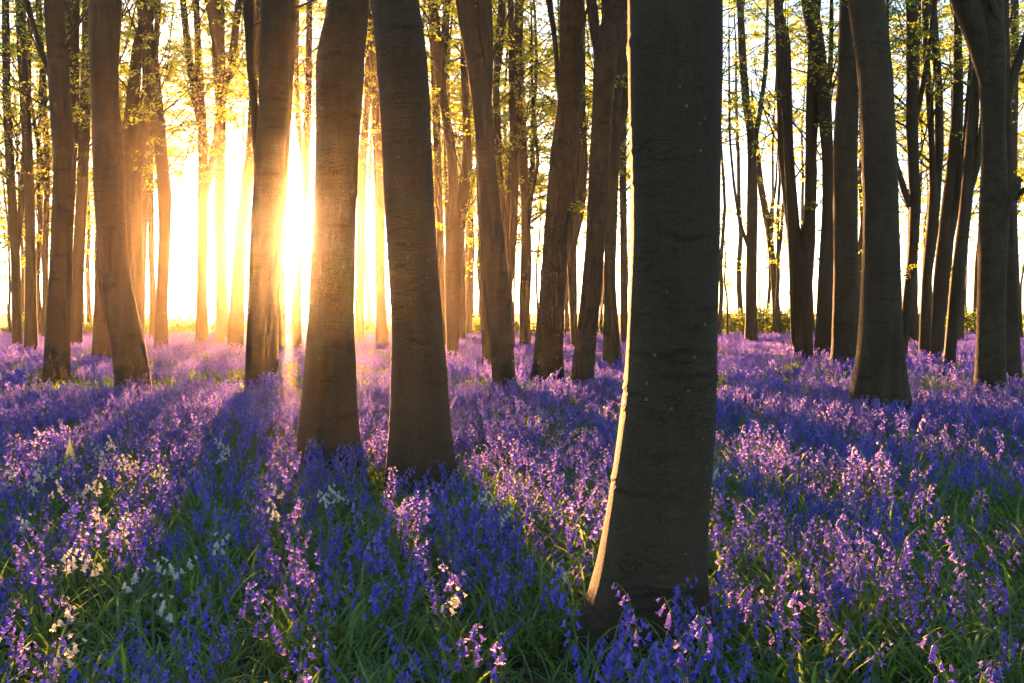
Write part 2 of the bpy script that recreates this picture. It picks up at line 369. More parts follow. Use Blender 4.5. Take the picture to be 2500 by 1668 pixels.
tree_seed = [100]
def tree(label, main, limbs=(), yb=None, d=None, H=None, hb=None, nb=None, nleaf=None, mat_='bark', grooves=(), flare=0.25, flutes=5, fl_h=0.25,
         sprays=(), dead=(), lsize=None, leafy_=True):
    tree_seed[0] += 1; rng = random.Random(tree_seed[0]); rn = np.random.default_rng(tree_seed[0])
    if d is None: d = 1.00 * FPX / (yb - HOR)
    near = d < 14
    k, step = (72, 0.012) if d < 5 else (56, 0.02) if near else (28, 0.05) if d < 24 else (16, 0.1)
    H = H or rng.uniform(13.5, 17.5)
    z, x, r = stem_path(main, d, H, rng, True)
    x0 = float(np.interp(0, z, x)); wp = rng.uniform(0, 6.28)
    def y_of(Z): return (0.10 * np.sin(0.35 * Z + wp) - 0.10 * math.sin(wp)) * (0.3 if near else 1.0)
    root = empty('beech_tree', (x0, d, float(gz(x0, d))))
    tag(root, label, 'tree', 'beech trees standing in the bluebell wood')
    V, F, zz, xx, rr, shade_knots = trunk_mesh(z, x - x0, r, d, rng, k, step, True, y_of, grooves, flare, flutes, fl_h)
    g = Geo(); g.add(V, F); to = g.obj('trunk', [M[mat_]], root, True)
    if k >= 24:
        da = to.data.attributes.new('shade_knots', 'FLOAT', 'POINT'); da.data.foreach_set('value', shade_knots.astype(np.float32))
    TREES.append((x0, d, float(np.interp(0.1, z, r)) * 1.12))
    carriers = [(zz, xx, rr, y_of)]
    for li, lp in enumerate(limbs):
        sl = rng.choice((-1, 1)) * rng.uniform(0.05, 0.16)
        z2, x2, r2 = stem_path(lp, d, H * rng.uniform(0.8, 0.95), rng, False)
        zf = z2[0]; yb0 = float(y_of(np.array(zf)))
        # start inside the main stem
        z2 = np.insert(z2, 0, zf - 0.25); x2 = np.insert(x2, 0, x2[0]*0.5 + 0.5*(np.interp(zf - 0.25, zz, xx) + x0)); r2 = np.insert(r2, 0, r2[0] * 0.9)
        def y_l(Z, zf=zf, sl=sl, yb0=yb0): return yb0 + sl * np.clip(Z - zf, 0, None)
        V, F, z3, x3, r3, _ = trunk_mesh(z2, x2 - x0, r2, d, rng, max(10, k // 2), max(step, 0.03), False, y_l)
        g = Geo(); g.add(V, F); g.obj('limb', [M[mat_]], root, True)
        carriers.append((z3, x3, r3, y_l))
    for dp in dead:          # traced dead stubs: (x, y, half-width) pixels
        P = np.array([at(px, py, d - min(0.13 + 0.10 * q, 0.40)) for q, (px, py, hw) in enumerate(dp)]) - np.array([x0, d, 0])
        rad = np.array([hw * d / FPX for _, _, hw in dp])
        t = np.linspace(0, 1, 16); tt = np.linspace(0, 1, len(dp))
        P = np.stack([np.interp(t, tt, P[:, c]) for c in range(3)], -1) + rn.normal(0, 0.008, (16, 3))
        g = Geo(); rv = np.interp(t, tt, rad) * rn.uniform(0.85, 1.15, 16); rv[-1] *= 0.15; g.add(*tube(P, rv, 9)); g.obj('dead_branch', [M['bark_dead']], root, True)
    # branches and leaves above
    pts = []
    top = CAM_H + 0.314 * d
    if hb is None: hb = max(top + 0.6, 5.0) if d < 15 else (5.5 if d < 22 else 4.6)
    if nb is None: nb = 7 if d < 15 else 12 if d < 20 else 17
    if nleaf is None: nleaf = 8 if d < 15 else 9
    for q in range(nb):
        cz, cx, cr, cyf = carriers[q % len(carriers)]
        zt = hb + (cz[-1] - 0.4 - hb) * ((q + rng.random()) / nb) ** (1.1 if d < 15 else 1.7)
        if zt < cz[0] + 0.2: zt = cz[0] + 0.5
        rad = float(np.interp(zt, cz, cr))
        p = (float(np.interp(zt, cz, cx)), float(cyf(np.array(zt))), zt)
        g = Geo(); L = rng.uniform(2.0, 4.4) * (1.15 - 0.5 * zt / H)
        grow_branch(g, p, rng.uniform(0, 6.28), rng.uniform(0.45, 1.1), L, max(0.010, min(rad * 0.35, 0.05 if d < 15 else 0.026)), rng, pts, 6 if d < 15 else 7, nleaf, rng.uniform(0.0, 0.1))
        g.obj('branch', [M['twig']], root, True)
    for (sx, sy, fx, fy, n) in sprays:        # traced low sprays: leaf centre (sx, sy), leaving the trunk at (fx, fy)
        A = at(fx, fy, d) - np.array([x0, d, 0]); B = at(sx, sy, d - rng.uniform(0.4, 1.0)) - np.array([x0, d, 0])
        v = B - A; L = np.linalg.norm(v) * 1.25; g = Geo()
        A[0] -= 0.0
        grow_branch(g, A, math.atan2(v[1], v[0]), math.asin(v[2] / np.linalg.norm(v)), L, 0.012, rng, pts, max(4, n // 22), 7, 0.0, 0.45)
        g.obj('branch', [M['twig']], root, True)
    if pts:
        V, F = leaf_quads(leaf_places(pts, rn), lsize or (0.08 if d > 15 else 0.09), rn)
        g = Geo(); g.add(V, F); g.obj('crown', [M['beech_leaf']], root)
    return root

# traced trunks: rows are (y, left, right) in photograph pixels
tree('thickest beech trunk in the foreground, right of centre, rising from the blue flowers',
     [(0,1528,1754),(122,1529,1754),(245,1531,1754),(367,1535,1752),(490,1537,1751),(612,1534,1752),(735,1528,1751),(857,1521,1748),(960,1513,1748),
      (1064,1500,1745),(1170,1486,1737),(1277,1470,1729),(1383,1452,1724),(1450,1434,1727),(1490,1423,1732),(1540,1410,1742),(1600,1394,1760)], d=3.78, flare=0.14, flutes=5, fl_h=0.12, H=16)
tree('broad dark beech trunk just right of the sun glare, with a cleft at its foot',
     [(0,803,902),(60,796,900),(122,778,894),(180,773,891),(245,774,888),(367,771,879),(490,767,872),(612,762,868),(765,754,864),(888,744,868),(960,736,870),(1040,726,873)],
     yb=1078, grooves=[(-1.52, -0.2, 0.95, 0.24, 0.13), (-1.9, 2.6, 6.0, 0.10, 0.2), (-1.1, 3.2, 6, 0.08, 0.2)], flare=0.34, flutes=5, fl_h=0.26)
tree('broad beech trunk left of the thickest one, pale lichen on its upper right side',
     [(0,903,1023),(60,911,1035),(122,918,1044),(245,928,1053),(367,934,1056),(490,937,1060),(612,943,1068),(765,952,1081),(888,953,1093),(960,952,1096),(1060,948,1102),(1110,944,1108)],
     d=6.9, flare=0.30, flutes=5, fl_h=0.22)
tree('stout beech with fluted buttressed foot and orange lit left edge, right of the thickest trunk',
     [(0,2074,2159),(92,2086,2171),(171,2096,2180),(306,2104,2187),(490,2107,2191),(612,2106,2196),(735,2102,2199),(857,2092,2206),(920,2083,2213),(960,2076,2220)],
     yb=968, grooves=[(-1.95,-0.2,0.95,0.22,0.15),(-1.35,-0.2,1.15,0.20,0.14),(-0.8,-0.2,0.9,0.22,0.16),(-2.5,-0.2,0.8,0.2,0.18),(-1.65,-0.2,0.6,0.14,0.09)], flare=0.22, flutes=7, fl_h=0.3)
tree('thick beech near the left edge whose foot leans strongly to the right',
     [(0,208,285),(92,209,279),(184,214,276),(280,219,285),(367,223,294),(460,229,298),(551,234,304),(640,243,312),(704,251,321),(770,260,335),(827,269,349),(880,276,358),(937,283,367)],
     yb=937, flare=0.25, fl_h=0.2)
tree('thick upright beech left of the leaning one, with a thin limb reaching up left',
     [(0,109,156),(120,113,162),(245,119,168),(330,124,175),(400,129,180),(480,127,178),(612,121,172),(735,115,169),(840,109,168),(893,106,168)],
     [[(180,112,124),(110,92,104),(50,75,88),(0,63,77)]], yb=893, flare=0.12)
tree('mottled beech with dark lichen blotches, leaning right, left of a dark curved trunk',
     [(0,1365,1423),(122,1365,1421),(245,1361,1417),(310,1352,1414),(367,1343,1410),(490,1334,1398),(612,1325,1386),(735,1316,1377),(857,1305,1374),(905,1300,1377)],
     [[(250,1362,1376),(214,1355,1368),(150,1351,1363),(92,1346,1358),(0,1328,1343)]], yb=912, mat_='bark_mottled', sprays=[(1395,500,1372,540,90)])
tree('dark curved beech leaning right at the top, just left of the thickest trunk',
     [(0,1484,1530),(60,1468,1522),(122,1452,1512),(180,1448,1503),(245,1447,1496),(367,1441,1490),(490,1434,1484),(612,1429,1475),(735,1417,1466),(857,1402,1453),(915,1396,1448)],
     [[(160,1450,1470),(92,1444,1466),(0,1430,1456)], [(110,1466,1486),(40,1466,1485),(0,1465,1482)]], yb=919, mat_='bark_mottled')
tree('slim smooth beech curving left as it rises, right of the two broad centre trunks',
     [(0,1110,1156),(60,1118,1170),(122,1132,1187),(245,1150,1200),(367,1162,1208),(490,1169,1218),(612,1178,1233),(735,1190,1245),(857,1198,1254),(930,1202,1259)],
     [[(230,1176,1202),(122,1178,1205),(0,1164,1200)]], yb=937)
tree('forked beech by the right edge with a broken dead stub pointing up right',
     [(0,2376,2432),(70,2370,2438),(122,2374,2440),(214,2386,2444),(306,2392,2444),(429,2392,2450),(551,2389,2456),(735,2386,2450),(860,2384,2450),(930,2382,2452)],
     [[(235,2392,2424),(200,2380,2420),(122,2350,2402),(60,2325,2385),(0,2300,2364)]], yb=937, mat_='bark_mottled',
     dead=[[(2425,562,13),(2446,520,14),(2470,478,11),(2484,440,9),(2490,428,5)], [(2458,505,8),(2482,478,8),(2505,455,6)], [(2437,140,8),(2444,80,11),(2430,30,9),(2418,-15,7)]])
tree('dark trunk close behind the forked one at the right edge, a limb reaching off right',
     [(0,2440,2466),(150,2440,2466),(306,2446,2470),(400,2450,2472),(551,2448,2474),(735,2450,2482),(860,2448,2488),(915,2446,2491)],
     [[(235,2448,2470),(180,2462,2486),(120,2484,2504),(60,2500,2520),(0,2520,2540)]], yb=912)
tree('double beech standing in front of the sun, two feet grown together',
     [(0,634,702),(92,629,701),(245,630,698),(367,622,694),(480,616,690),(560,611,682),(650,608,664),(735,606,656),(850,603,651),(910,600,650)],
     [[(905,650,682),(850,648,680),(735,642,677),(640,640,678),(540,640,684),(430,655,690),(300,664,694),(150,670,698),(0,676,703)],
      [(430,622,640),(367,612,627),(245,604,624),(160,592,610),(80,586,608),(0,577,604)]], yb=915)
tree('far-left slender tree with two stems joined halfway up',
     [(0,12,29),(122,14,31),(245,15,33),(367,18,38),(490,23,44),(612,29,50),(735,30,52),(838,31,54)],
     [[(600,34,52),(520,40,55),(429,41,56),(306,39,55),(245,38,56),(122,37,50),(0,35,48)]], yb=839)
tree('slender dark tree second from the left edge', [(0,46,67),(122,49,72),(245,54,77),(429,61,84),(612,64,86),(735,62,88),(845,60,91)], yb=845)
tree('thin hazy tree showing just left of the upright thick left trunk',
     [(0,86,100),(122,92,106),(245,97,111),(400,104,117),(600,101,114),(735,102,115),(820,102,117)], [[(480,106,118),(400,96,108),(320,88,98),(245,78,88)]], yb=824)
tree('orange-tinted trunk between the two thick left trunks',
     [(0,196,216),(184,192,216),(306,186,214),(450,184,211),(600,178,206),(735,172,202),(835,168,200)], yb=840)
tree('dark trunk rising behind the upright thick left beech', [(0,162,199),(122,168,196),(220,172,194),(340,168,190),(600,150,172),(850,142,168)], d=23)
tree('short visible trunk at the left side of the leaning beech', [(0,262,284),(200,256,280),(400,246,268),(612,238,262),(740,232,264),(865,227,270)], yb=868)
tree('two-stemmed tree behind the leaning left beech, spreading at the top',
     [(0,352,392),(122,321,345),(245,308,342),(370,296,331),(459,296,322),(650,292,322),(860,292,328)], [[(420,292,312),(330,286,299),(184,280,300),(0,272,306)]], d=25.5)
tree('slim curved tree with a bulge halfway, left of the sun glare',
     [(0,350,368),(60,354,372),(122,361,383),(306,370,398),(420,378,408),(478,383,414),(582,386,413),(735,380,407),(840,377,409)], yb=842)
tree('pale hazy trunk directly right of the leaning left beech', [(0,330,352),(200,348,366),(295,334,367),(400,318,350),(600,321,350),(835,322,353)], [[(330,338,356),(250,352,370),(150,362,376),(0,366,380)]], yb=836)
tree('faint thin trunk left of the slim curved tree', [(0,352,364),(400,346,360),(600,342,356),(825,338,353)], yb=829)
tree('faint thin trunk behind the slim curved tree', [(0,384,396),(400,362,375),(600,362,376),(820,364,380)], yb=824)
tree('hazy forked tree standing in the glow left of the sun',
     [(0,470,484),(122,472,488),(245,476,496),(367,480,503),(551,480,504),(735,479,504),(828,477,508)],
     [[(330,480,498),(245,468,484),(122,452,470),(0,444,460)], [(500,488,502),(400,500,516),(300,512,526),(184,520,532),(0,512,524)]], yb=832)
tree('hazy straight tree in the glow, next left of the sun',
     [(0,500,540),(90,516,550),(214,532,556),(400,532,554),(600,530,555),(828,525,560)], [[(240,540,556),(190,552,570),(120,562,580),(0,574,592)]], yb=832)
tree('leaning trunk at the left foot of the double beech before the sun', [(0,618,640),(200,612,632),(380,602,626),(551,578,606),(700,566,598),(845,556,594)], yb=848)
tree('thin straight trunk against the brightest gap below the sun',
     [(0,748,762),(200,744,760),(430,734,752),(640,712,734),(840,710,736)], [[(400,734,748),(300,722,734),(184,722,732),(0,728,740)]], yb=843)
tree('narrow trunk just right of the double beech before the sun', [(0,700,716),(300,690,706),(600,682,698),(850,676,697)], yb=853)
tree('hazy trunk close by the right side of the broad trunk with a cleft', [(0,896,911),(245,888,905),(400,872,894),(600,868,890),(820,866,889)], yb=829)
tree('hazy orange trunk hugging the left side of the lichened broad trunk', [(0,898,922),(245,908,934),(520,914,938),(700,916,940),(838,918,947)], yb=841)
tree('orange sliver of trunk along the right side of the lichened broad trunk', [(0,1044,1060),(245,1054,1072),(490,1062,1080),(735,1071,1089),(838,1075,1093)], yb=840)
tree('v-shaped forked tree with leaf sprays, right of the lichened broad trunk',
     [(0,1046,1068),(122,1055,1080),(245,1071,1093),(367,1090,1114),(470,1094,1120),(551,1087,1130),(674,1084,1127),(790,1088,1120),(858,1090,1118)],
     [[(540,1106,1134),(459,1116,1146),(367,1130,1151),(245,1126,1144),(150,1121,1140),(0,1122,1138)], [(200,1062,1080),(90,1076,1096),(0,1082,1100)]], yb=862,
     sprays=[(1150,520,1125,560,120),(1085,540,1100,560,60),(1170,430,1140,470,80),(1090,100,1085,150,80)])
tree('thin far trunk behind the v-shaped forked tree', [(0,1136,1150),(300,1130,1144),(600,1122,1135),(825,1119,1137)], yb=829)
tree('straight trunk half hidden by the slim curving beech', [(0,1150,1170),(300,1158,1180),(612,1169,1192),(735,1173,1194),(875,1177,1200)], yb=878)
tree('two-stemmed tree behind the slim curving beech, twiggy and leafy',
     [(0,1218,1236),(122,1208,1228),(214,1203,1219),(400,1208,1226),(600,1222,1243),(740,1230,1252),(850,1235,1257)], [[(680,1234,1254),(551,1245,1264),(400,1248,1267),(250,1242,1258),(0,1240,1254)]],
     yb=852, sprays=[(1215,440,1225,480,110),(1260,330,1225,380,90)])
tree('slender leafy tree in the middle with a low spray of bright leaves',
     [(0,1257,1279),(122,1253,1276),(245,1251,1274),(367,1264,1288),(490,1273,1293),(612,1271,1296),(735,1267,1294),(843,1268,1297)],
     [[(520,1280,1296),(460,1296,1306),(400,1310,1318),(300,1300,1308)]], yb=845, sprays=[(1215,605,1282,590,120),(1330,290,1270,330,110),(1320,200,1270,260,100)])
tree('thin trunk right behind the mottled beech', [(0,1400,1418),(245,1408,1428),(367,1406,1430),(490,1396,1420),(612,1382,1408),(735,1390,1410),(848,1394,1409)], [[(600,1390,1408),(520,1414,1428),(400,1424,1438),(250,1420,1434),(0,1424,1436)]], yb=848)
tree('straight trunk between the dark curved beech and the thickest trunk',
     [(0,1512,1530),(184,1502,1522),(306,1490,1514),(490,1478,1508),(674,1475,1502),(800,1473,1510),(870,1472,1516)], [[(360,1490,1510),(280,1508,1532),(200,1526,1546),(100,1540,1560)]], yb=873)
tree('thin trunk touching the left side of the thickest trunk', [(0,1520,1536),(400,1512,1530),(600,1514,1532),(833,1515,1534)], yb=836)
tree('slender y-shaped tree alone in the bright gap right of the thickest trunk',
     [(0,1801,1818),(122,1806,1825),(245,1815,1834),(320,1826,1846),(400,1828,1850),(490,1825,1852),(674,1821,1848),(780,1820,1848),(830,1818,1850)],
     [[(345,1838,1852),(276,1853,1866),(214,1864,1876),(153,1873,1885),(30,1882,1890),(0,1884,1891)], [(600,1822,1832),(540,1804,1812),(459,1794,1801),(367,1788,1794),(306,1786,1792),(245,1788,1794)]], yb=833, hb=5.5, nb=9, nleaf=4,
     sprays=[(1790,260,1815,300,40)])
tree('ivy-clad leaning tree far behind the y-shaped one', [(300,1838,1850),(460,1852,1868),(551,1868,1886),(650,1880,1896),(740,1885,1904),(790,1887,1907)], [[(560,1872,1884),(500,1884,1892),(460,1893,1900),(430,1897,1902)], [(650,1890,1900),(600,1900,1910),(560,1906,1914)]], d=50, H=13, hb=5, nb=8, nleaf=6)
tree('twin-stemmed tree grown into a y, right of the bright gap',
     [(0,1893,1908),(92,1898,1934),(245,1901,1938),(367,1904,1941),(490,1916,1950),(570,1924,1956),(643,1928,1984),(735,1936,1982),(850,1937,1984)],
     [[(630,1944,1986),(560,1958,1988),(490,1962,1990),(367,1959,1985),(245,1956,1990),(92,1956,1980),(0,1960,1984)], [(840,1931,1942),(735,1926,1938),(612,1920,1936),(520,1914,1930)]], yb=857,
     sprays=[(1990,500,1980,540,60)])
tree('trunk leaning left at the top beside the twin-stemmed tree',
     [(0,1962,2002),(122,1984,2020),(245,1999,2033),(367,2010,2037),(490,2011,2039),(612,2003,2037),(735,1996,2034),(855,1989,2034)], [[(240,2016,2032),(184,2026,2040),(100,2034,2046),(0,2040,2050)]], yb=860)
tree('straight thick trunk with a lit left edge, left of the fluted beech',
     [(0,2048,2091),(184,2045,2094),(367,2037,2094),(551,2039,2095),(735,2038,2097),(820,2034,2096),(872,2030,2096)], yb=876)
tree('dark kinked tree with knobbly middle, right of the fluted beech',
     [(0,2203,2231),(61,2205,2230),(306,2205,2233),(429,2211,2238),(490,2217,2244),(612,2214,2237),(704,2205,2230),(796,2198,2220),(865,2190,2214)],
     [[(310,2208,2226),(270,2226,2240),(200,2238,2250),(100,2250,2262)], [(480,2198,2216),(430,2188,2202),(400,2180,2192),(330,2178,2188)]], yb=868, sprays=[(2222,650,2225,690,80),(2222,80,2218,130,80)])
tree('pale orange trunk low behind the dark kinked tree', [(0,2236,2250),(400,2226,2244),(674,2216,2240),(835,2217,2243)], yb=837)
tree('two-stemmed slender tree in the leaning group at right',
     [(0,2257,2272),(150,2258,2274),(245,2263,2281),(367,2269,2282),(470,2268,2290),(551,2262,2292),(674,2250,2274),(780,2246,2272),(860,2243,2271)],
     [[(520,2274,2294),(440,2284,2304),(367,2291,2314),(214,2303,2321),(122,2300,2320),(0,2300,2320)]], yb=863)
tree('right-leaning tree between two slender ones in the right group',
     [(0,2330,2344),(184,2332,2354),(306,2326,2354),(429,2315,2351),(551,2298,2334),(674,2285,2321),(780,2275,2307),(855,2271,2304)], [[(640,2302,2322),(551,2316,2334),(490,2328,2342),(367,2340,2352),(200,2344,2356)]], yb=857)
tree('smooth leaning trunk at the right of the slender group',
     [(0,2392,2408),(184,2376,2392),(306,2359,2386),(490,2343,2370),(674,2321,2352),(780,2312,2340),(875,2304,2331)], [[(470,2352,2372),(400,2372,2390),(300,2382,2398),(180,2388,2402)]], yb=879)
tree('thin orange trunk left of the forked beech by the right edge', [(0,2380,2392),(400,2362,2376),(674,2340,2356),(825,2333,2353)], yb=829)
tree('hazy trunk at the far right edge', [(0,2464,2484),(245,2466,2486),(490,2468,2486),(700,2472,2492),(826,2474,2498)], yb=829)

# ------------------------------------------------------------------ woodland far behind: one soft mass of crowns
def woodland():
    rng = random.Random(5); rn = np.random.default_rng(5)
    g = Geo(); pts = []; pts2 = []
    def low(px):         # row above which the photograph shows leaves
        return float(np.interp(px, [-400, 0, 250, 400, 560, 760, 900, 1050, 1150, 1350, 1500, 1760, 2000, 2250, 2500, 2900], [690, 690, 640, 460, 330, 330, 470, 560, 640, 640, 560, 420, 430, 560, 640, 640]))
    for px in list(range(-500, 3001, 52)) + list(range(1060, 1420, 40)) + list(range(20, 420, 60)):
        px += rng.uniform(-45, 45); d = rng.uniform(40, 66)
        thin = 1750 < px < 2300
        base = at(px, HOR, d); x0 = base[0]; H = rng.uniform(15, 21); z0 = at(px, low(px), d)[2]
        z = np.linspace(-0.1, H, 14); xs = x0 + np.cumsum(np.r_[0, np.array([rng.uniform(-0.12, 0.12) for _ in range(13)])])
        g.add(*tube(np.stack([xs, np.full(14, d), z + gz(x0, d)], -1), np.linspace(0.17, 0.03, 14) * rng.uniform(0.6, 1.1), 7), m=0)
        nb = 15 if thin else 21
        for q in range(nb):
            zt = z0 + 0.4 + (H - z0) * (q + rng.random()) / nb * 0.98
            if zt > H: continue
            grow_branch(g, (float(np.interp(zt, z, xs)), d, zt), rng.uniform(0, 6.28), rng.uniform(0.0, 0.7), rng.uniform(2.5, 4.2), 0.035, rng, pts, 6, 8 if thin else 11, 0.02, 0.2)
    for px in list(range(-300, 360, 38)) + list(range(980, 2800, 36)):     # thin saplings at the edge of the wood
        px += rng.uniform(-25, 25); d = rng.uniform(42, 62); x0 = at(px, HOR, d)[0]; H = rng.uniform(6, 12); z = np.linspace(-0.1, H, 10)
        xs = x0 + np.cumsum(np.r_[0, np.array([rng.uniform(-0.16, 0.16) for _ in range(9)])]); r0 = rng.uniform(0.03, 0.085)
        g.add(*tube(np.stack([xs, np.full(10, d), z + gz(x0, d)], -1), np.linspace(r0, 0.012, 10), 6), m=0)
        for k in range(6):
            zt = rng.uniform(2.2, H)
            grow_branch(g, (float(np.interp(zt, z, xs)), d, zt), rng.uniform(0, 6.28), rng.uniform(0.1, 0.9), rng.uniform(1.2, 2.6), 0.016, rng, pts, 5, 4, 0.03, 0.2)
    for q in range(24):      # the wood goes on beside and behind the camera
        a_ = math.radians(38 + 284 * (q + rng.random()) / 24); rad = rng.uniform(9, 28) if 100 < math.degrees(a_) < 260 else rng.uniform(16, 34)
        x0, d = rad * math.sin(a_), rad * math.cos(a_); H = rng.uniform(14, 19); z = np.linspace(-0.1, H, 14)
        xs = x0 + np.cumsum(np.r_[0, np.array([rng.uniform(-0.12, 0.12) for _ in range(13)])])
        g.add(*tube(np.stack([xs, np.full(14, d), z], -1), np.linspace(0.24, 0.03, 14) * rng.uniform(0.7, 1.2), 8), m=0)
        for k in range(7):
            zt = rng.uniform(4.0, H - 0.5)
            grow_branch(g, (float(np.interp(zt, z, xs)), d, zt), rng.uniform(0, 6.28), rng.uniform(0.0, 0.7), rng.uniform(2.5, 4.2), 0.035, rng, pts2, 6, 9, 0.02, 0.2)
    g.flush(); V, F = leaf_quads(leaf_places(pts2, rn), 0.16, rn, 0.5); g.add(V, F, 1)
    V, F = leaf_quads(leaf_places(pts, rn), 0.15, rn, 0.5)
    g.add(V, F, 1)
    o = g.obj('woodland', [M['twig'], M['far_leaf']])
    tag(o, 'far woodland of thin trees with yellow-green spring leaves against the bright sky', 'woodland', kind='stuff')
woodland()

# ------------------------------------------------------------------ shrubs along the far bank, grass strip, log
def bush(px, d, w_, h, label, seed):
    rng = random.Random(seed); rn = np.random.default_rng(seed)
    p = at(px, HOR, d); root = empty('bramble_bush', (p[0], d, float(gz(p[0], d))))
    tag(root, label, 'bush', 'low bushes along the far edge of the wood')
    n = 2300; u = rn.normal(size=(n, 3)); u /= np.linalg.norm(u, axis=1)[:, None]; u[:, 2] = np.abs(u[:, 2])
    lump = 0.78 + 0.22 * np.sin(u[:, 0] * 7 + seed) * np.sin(u[:, 1] * 6 + 2 * seed) + 0.15 * np.sin(u[:, 2] * 9 + u[:, 0] * 11 + seed)
    P = u * lump[:, None] * rn.uniform(0.55, 1.0, n)[:, None] ** 0.5 * np.array([w_, 0.9, h])
    V, F = leaf_quads(P, 0.19, rn, 0.6)
    g = Geo(); g.add(V, F); g.obj('foliage', [M['shrub_leaf']], root)
    g = Geo()
    for q in range(9):
        g.add(*tube(limb_path((rng.uniform(-.3, .3) * w_, rng.uniform(-.3, .3), -0.05), rng.uniform(0, 6.28), 1.0, h * 1.0, rng, 6, 0.02, 0.2), np.linspace(0.02, 0.006, 6), 4))
    g.obj('stem', [M['twig']], root)
bushes = [(-60, 'low bush at the far bank beyond the left edge'), (60, 'low bush on the far bank by the two leftmost slender trees'), (150, 'low bush behind the thick upright left beech'),
  (250, 'low bush behind the leaning left beech'), (345, 'low bush behind the hazy trunks left of the sun'), (440, 'low glowing bush left of the hazy forked tree'),
  (580, 'low glowing bush behind the trunk left of the sun'), (700, 'low bush directly below the sun'), (900, 'low bush seen between the two broad centre trunks'),
  (1010, 'low bush behind the lichened broad trunk'), (1130, 'low bush behind the v-shaped forked tree'), (1230, 'low bush behind the slim curving beech'), (1330, 'low bush left of the mottled beech'),
  (1450, 'low bush behind the dark curved beech'), (1600, 'low bush hidden behind the thickest trunk'), (1770, 'green bush just right of the thickest trunk'), (1850, 'green bush behind the y-shaped slender tree'),
  (1920, 'green bush left of the twin-stemmed tree'), (2000, 'green bush behind the trunk beside the twin-stemmed tree'), (2110, 'green bush behind the fluted beech'),
  (2230, 'green bush behind the dark kinked tree'), (2360, 'green bush left of the forked beech by the right edge'), (2440, 'green bush behind the forked beech by the right edge'), (2530, 'green bush at the far right edge')]
for q, (px, lb) in enumerate(bushes):
    bush(px + R.uniform(-12, 12), R.uniform(49, 53), R.uniform(1.4, 1.9), R.uniform(1.35, 2.0) if px > 1500 else R.uniform(0.9, 1.5), lb, 300 + q)

# fallen log
lp = on(1146, 846, 0.12); lg = empty('fallen_log', (lp[0], lp[1], float(gz(lp[0], lp[1]))))
tag(lg, 'short fallen log lying in the flowers right of the lichened broad trunk', 'log')
rn = np.random.default_rng(3)
P = np.stack([np.linspace(-0.36, 0.36, 14), 0.05 * np.sin(np.linspace(0, 3, 14)), 0.30 + 0.02 * np.cos(np.linspace(0, 4, 14))], -1)
P[0, 0] += 0.02; rad = 0.085 * (1 + rn.normal(0, 0.05, 14)); P[0] = P[1] - np.array([0.004, 0, 0]); P[-1] = P[-2] + np.array([0.004, 0, 0]); rad[0] = rad[-1] = 0.002
g = Geo(); g.add(*tube(P, rad, 12)); g.obj('trunk_piece', [M['bark']], lg, True)
g = Geo(); g.add(*tube(np.array([[0.1, 0, 0.33], [0.16, -0.03, 0.42], [0.24, -0.05, 0.47]]), [0.03, 0.025, 0.02], 7)); g.obj('branch_stub', [M['bark']], lg, True)
g = Geo(); g.add(*tube(np.array([[-0.25, 0, -0.05], [-0.25, 0, 0.25]]), [0.05, 0.05], 7)); g.add(*tube(np.array([[0.25, 0, -0.05], [0.25, 0, 0.25]]), [0.06, 0.05], 7)); g.obj('branch_prop', [M['bark']], lg, True)

# ------------------------------------------------------------------ bluebells
def bell_geo(scale=1.0, sides=6, lobes=True):
    prof = [(0, 0.0022), (-0.0035, 0.0042), (-0.012, 0.0050), (-0.0165, 0.0058)] if lobes else [(0, 0.002), (-0.006, 0.005), (-0.018, 0.0085)]
    th = np.arange(sides) * 2 * math.pi / sides
    V = [np.stack([r * np.cos(th), r * np.sin(th), np.full(sides, z)], -1) for z, r in prof]
    n = len(prof); V = np.concatenate(V)
    i = np.arange(n - 1)[:, None]; j = np.arange(sides)[None]
    F = np.stack([i * sides + j, i * sides + (j + 1) % sides, (i + 1) * sides + (j + 1) % sides, (i + 1) * sides + j], -1).reshape(-1, 4)
    out = [(V * scale, F)]
    if lobes:
        th2 = th + math.pi / sides; b0 = (n - 1) * sides
        mid = np.stack([0.0080 * np.cos(th2), 0.0080 * np.sin(th2), np.full(sides, -0.0205)], -1)
        tip = np.stack([0.0102 * np.cos(th2), 0.0102 * np.sin(th2), np.full(sides, -0.0185)], -1)
        r4 = np.concatenate([V[b0:], mid, tip]) * scale
        jj = np.arange(sides)
        T = np.concatenate([np.stack([jj, (jj + 1) % sides, sides + jj], -1), np.stack([jj, sides + jj, 2 * sides + jj], -1), np.stack([(jj + 1) % sides, 2 * sides + jj, sides + jj], -1)])
        out.append((r4, T))
    return out
def strap_geo(L, wd, out_el, rng, n=7):
    """arching strap leaf along +x from the origin"""
    t = np.linspace(0, 1, n); el = out_el - t ** 1.4 * rng.uniform(1.0, 2.2)
    s = L / (n - 1); x = np.cumsum(np.r_[0, s * np.cos(el[:-1])]); z = np.cumsum(np.r_[0, s * np.sin(el[:-1])])
    y = 0.02 * np.sin(t * 3 + rng.uniform(0, 6)) * rng.uniform(-1, 1)
    wv = wd * np.clip(np.minimum(0.55 + t * 2, 1.25 * (1 - t ** 3)), 0.04, 1)
    z = np.maximum(z, 0.006)
    Lf = np.stack([x, y + wv / 2, z + wv * 0.18], -1); Rt = np.stack([x, y - wv / 2, z + wv * 0.18], -1); C = np.stack([x, y, z], -1)
    V = np.concatenate([Lf, C, Rt]); i = np.arange(n - 1)
    F = np.concatenate([np.stack([i, n + i, n + i + 1, i + 1], -1), np.stack([n + i, 2 * n + i, 2 * n + i + 1, n + i + 1], -1)])
    return V, F
BS = 1.08
bell_scales = [1.0, 0.82, 0.6]
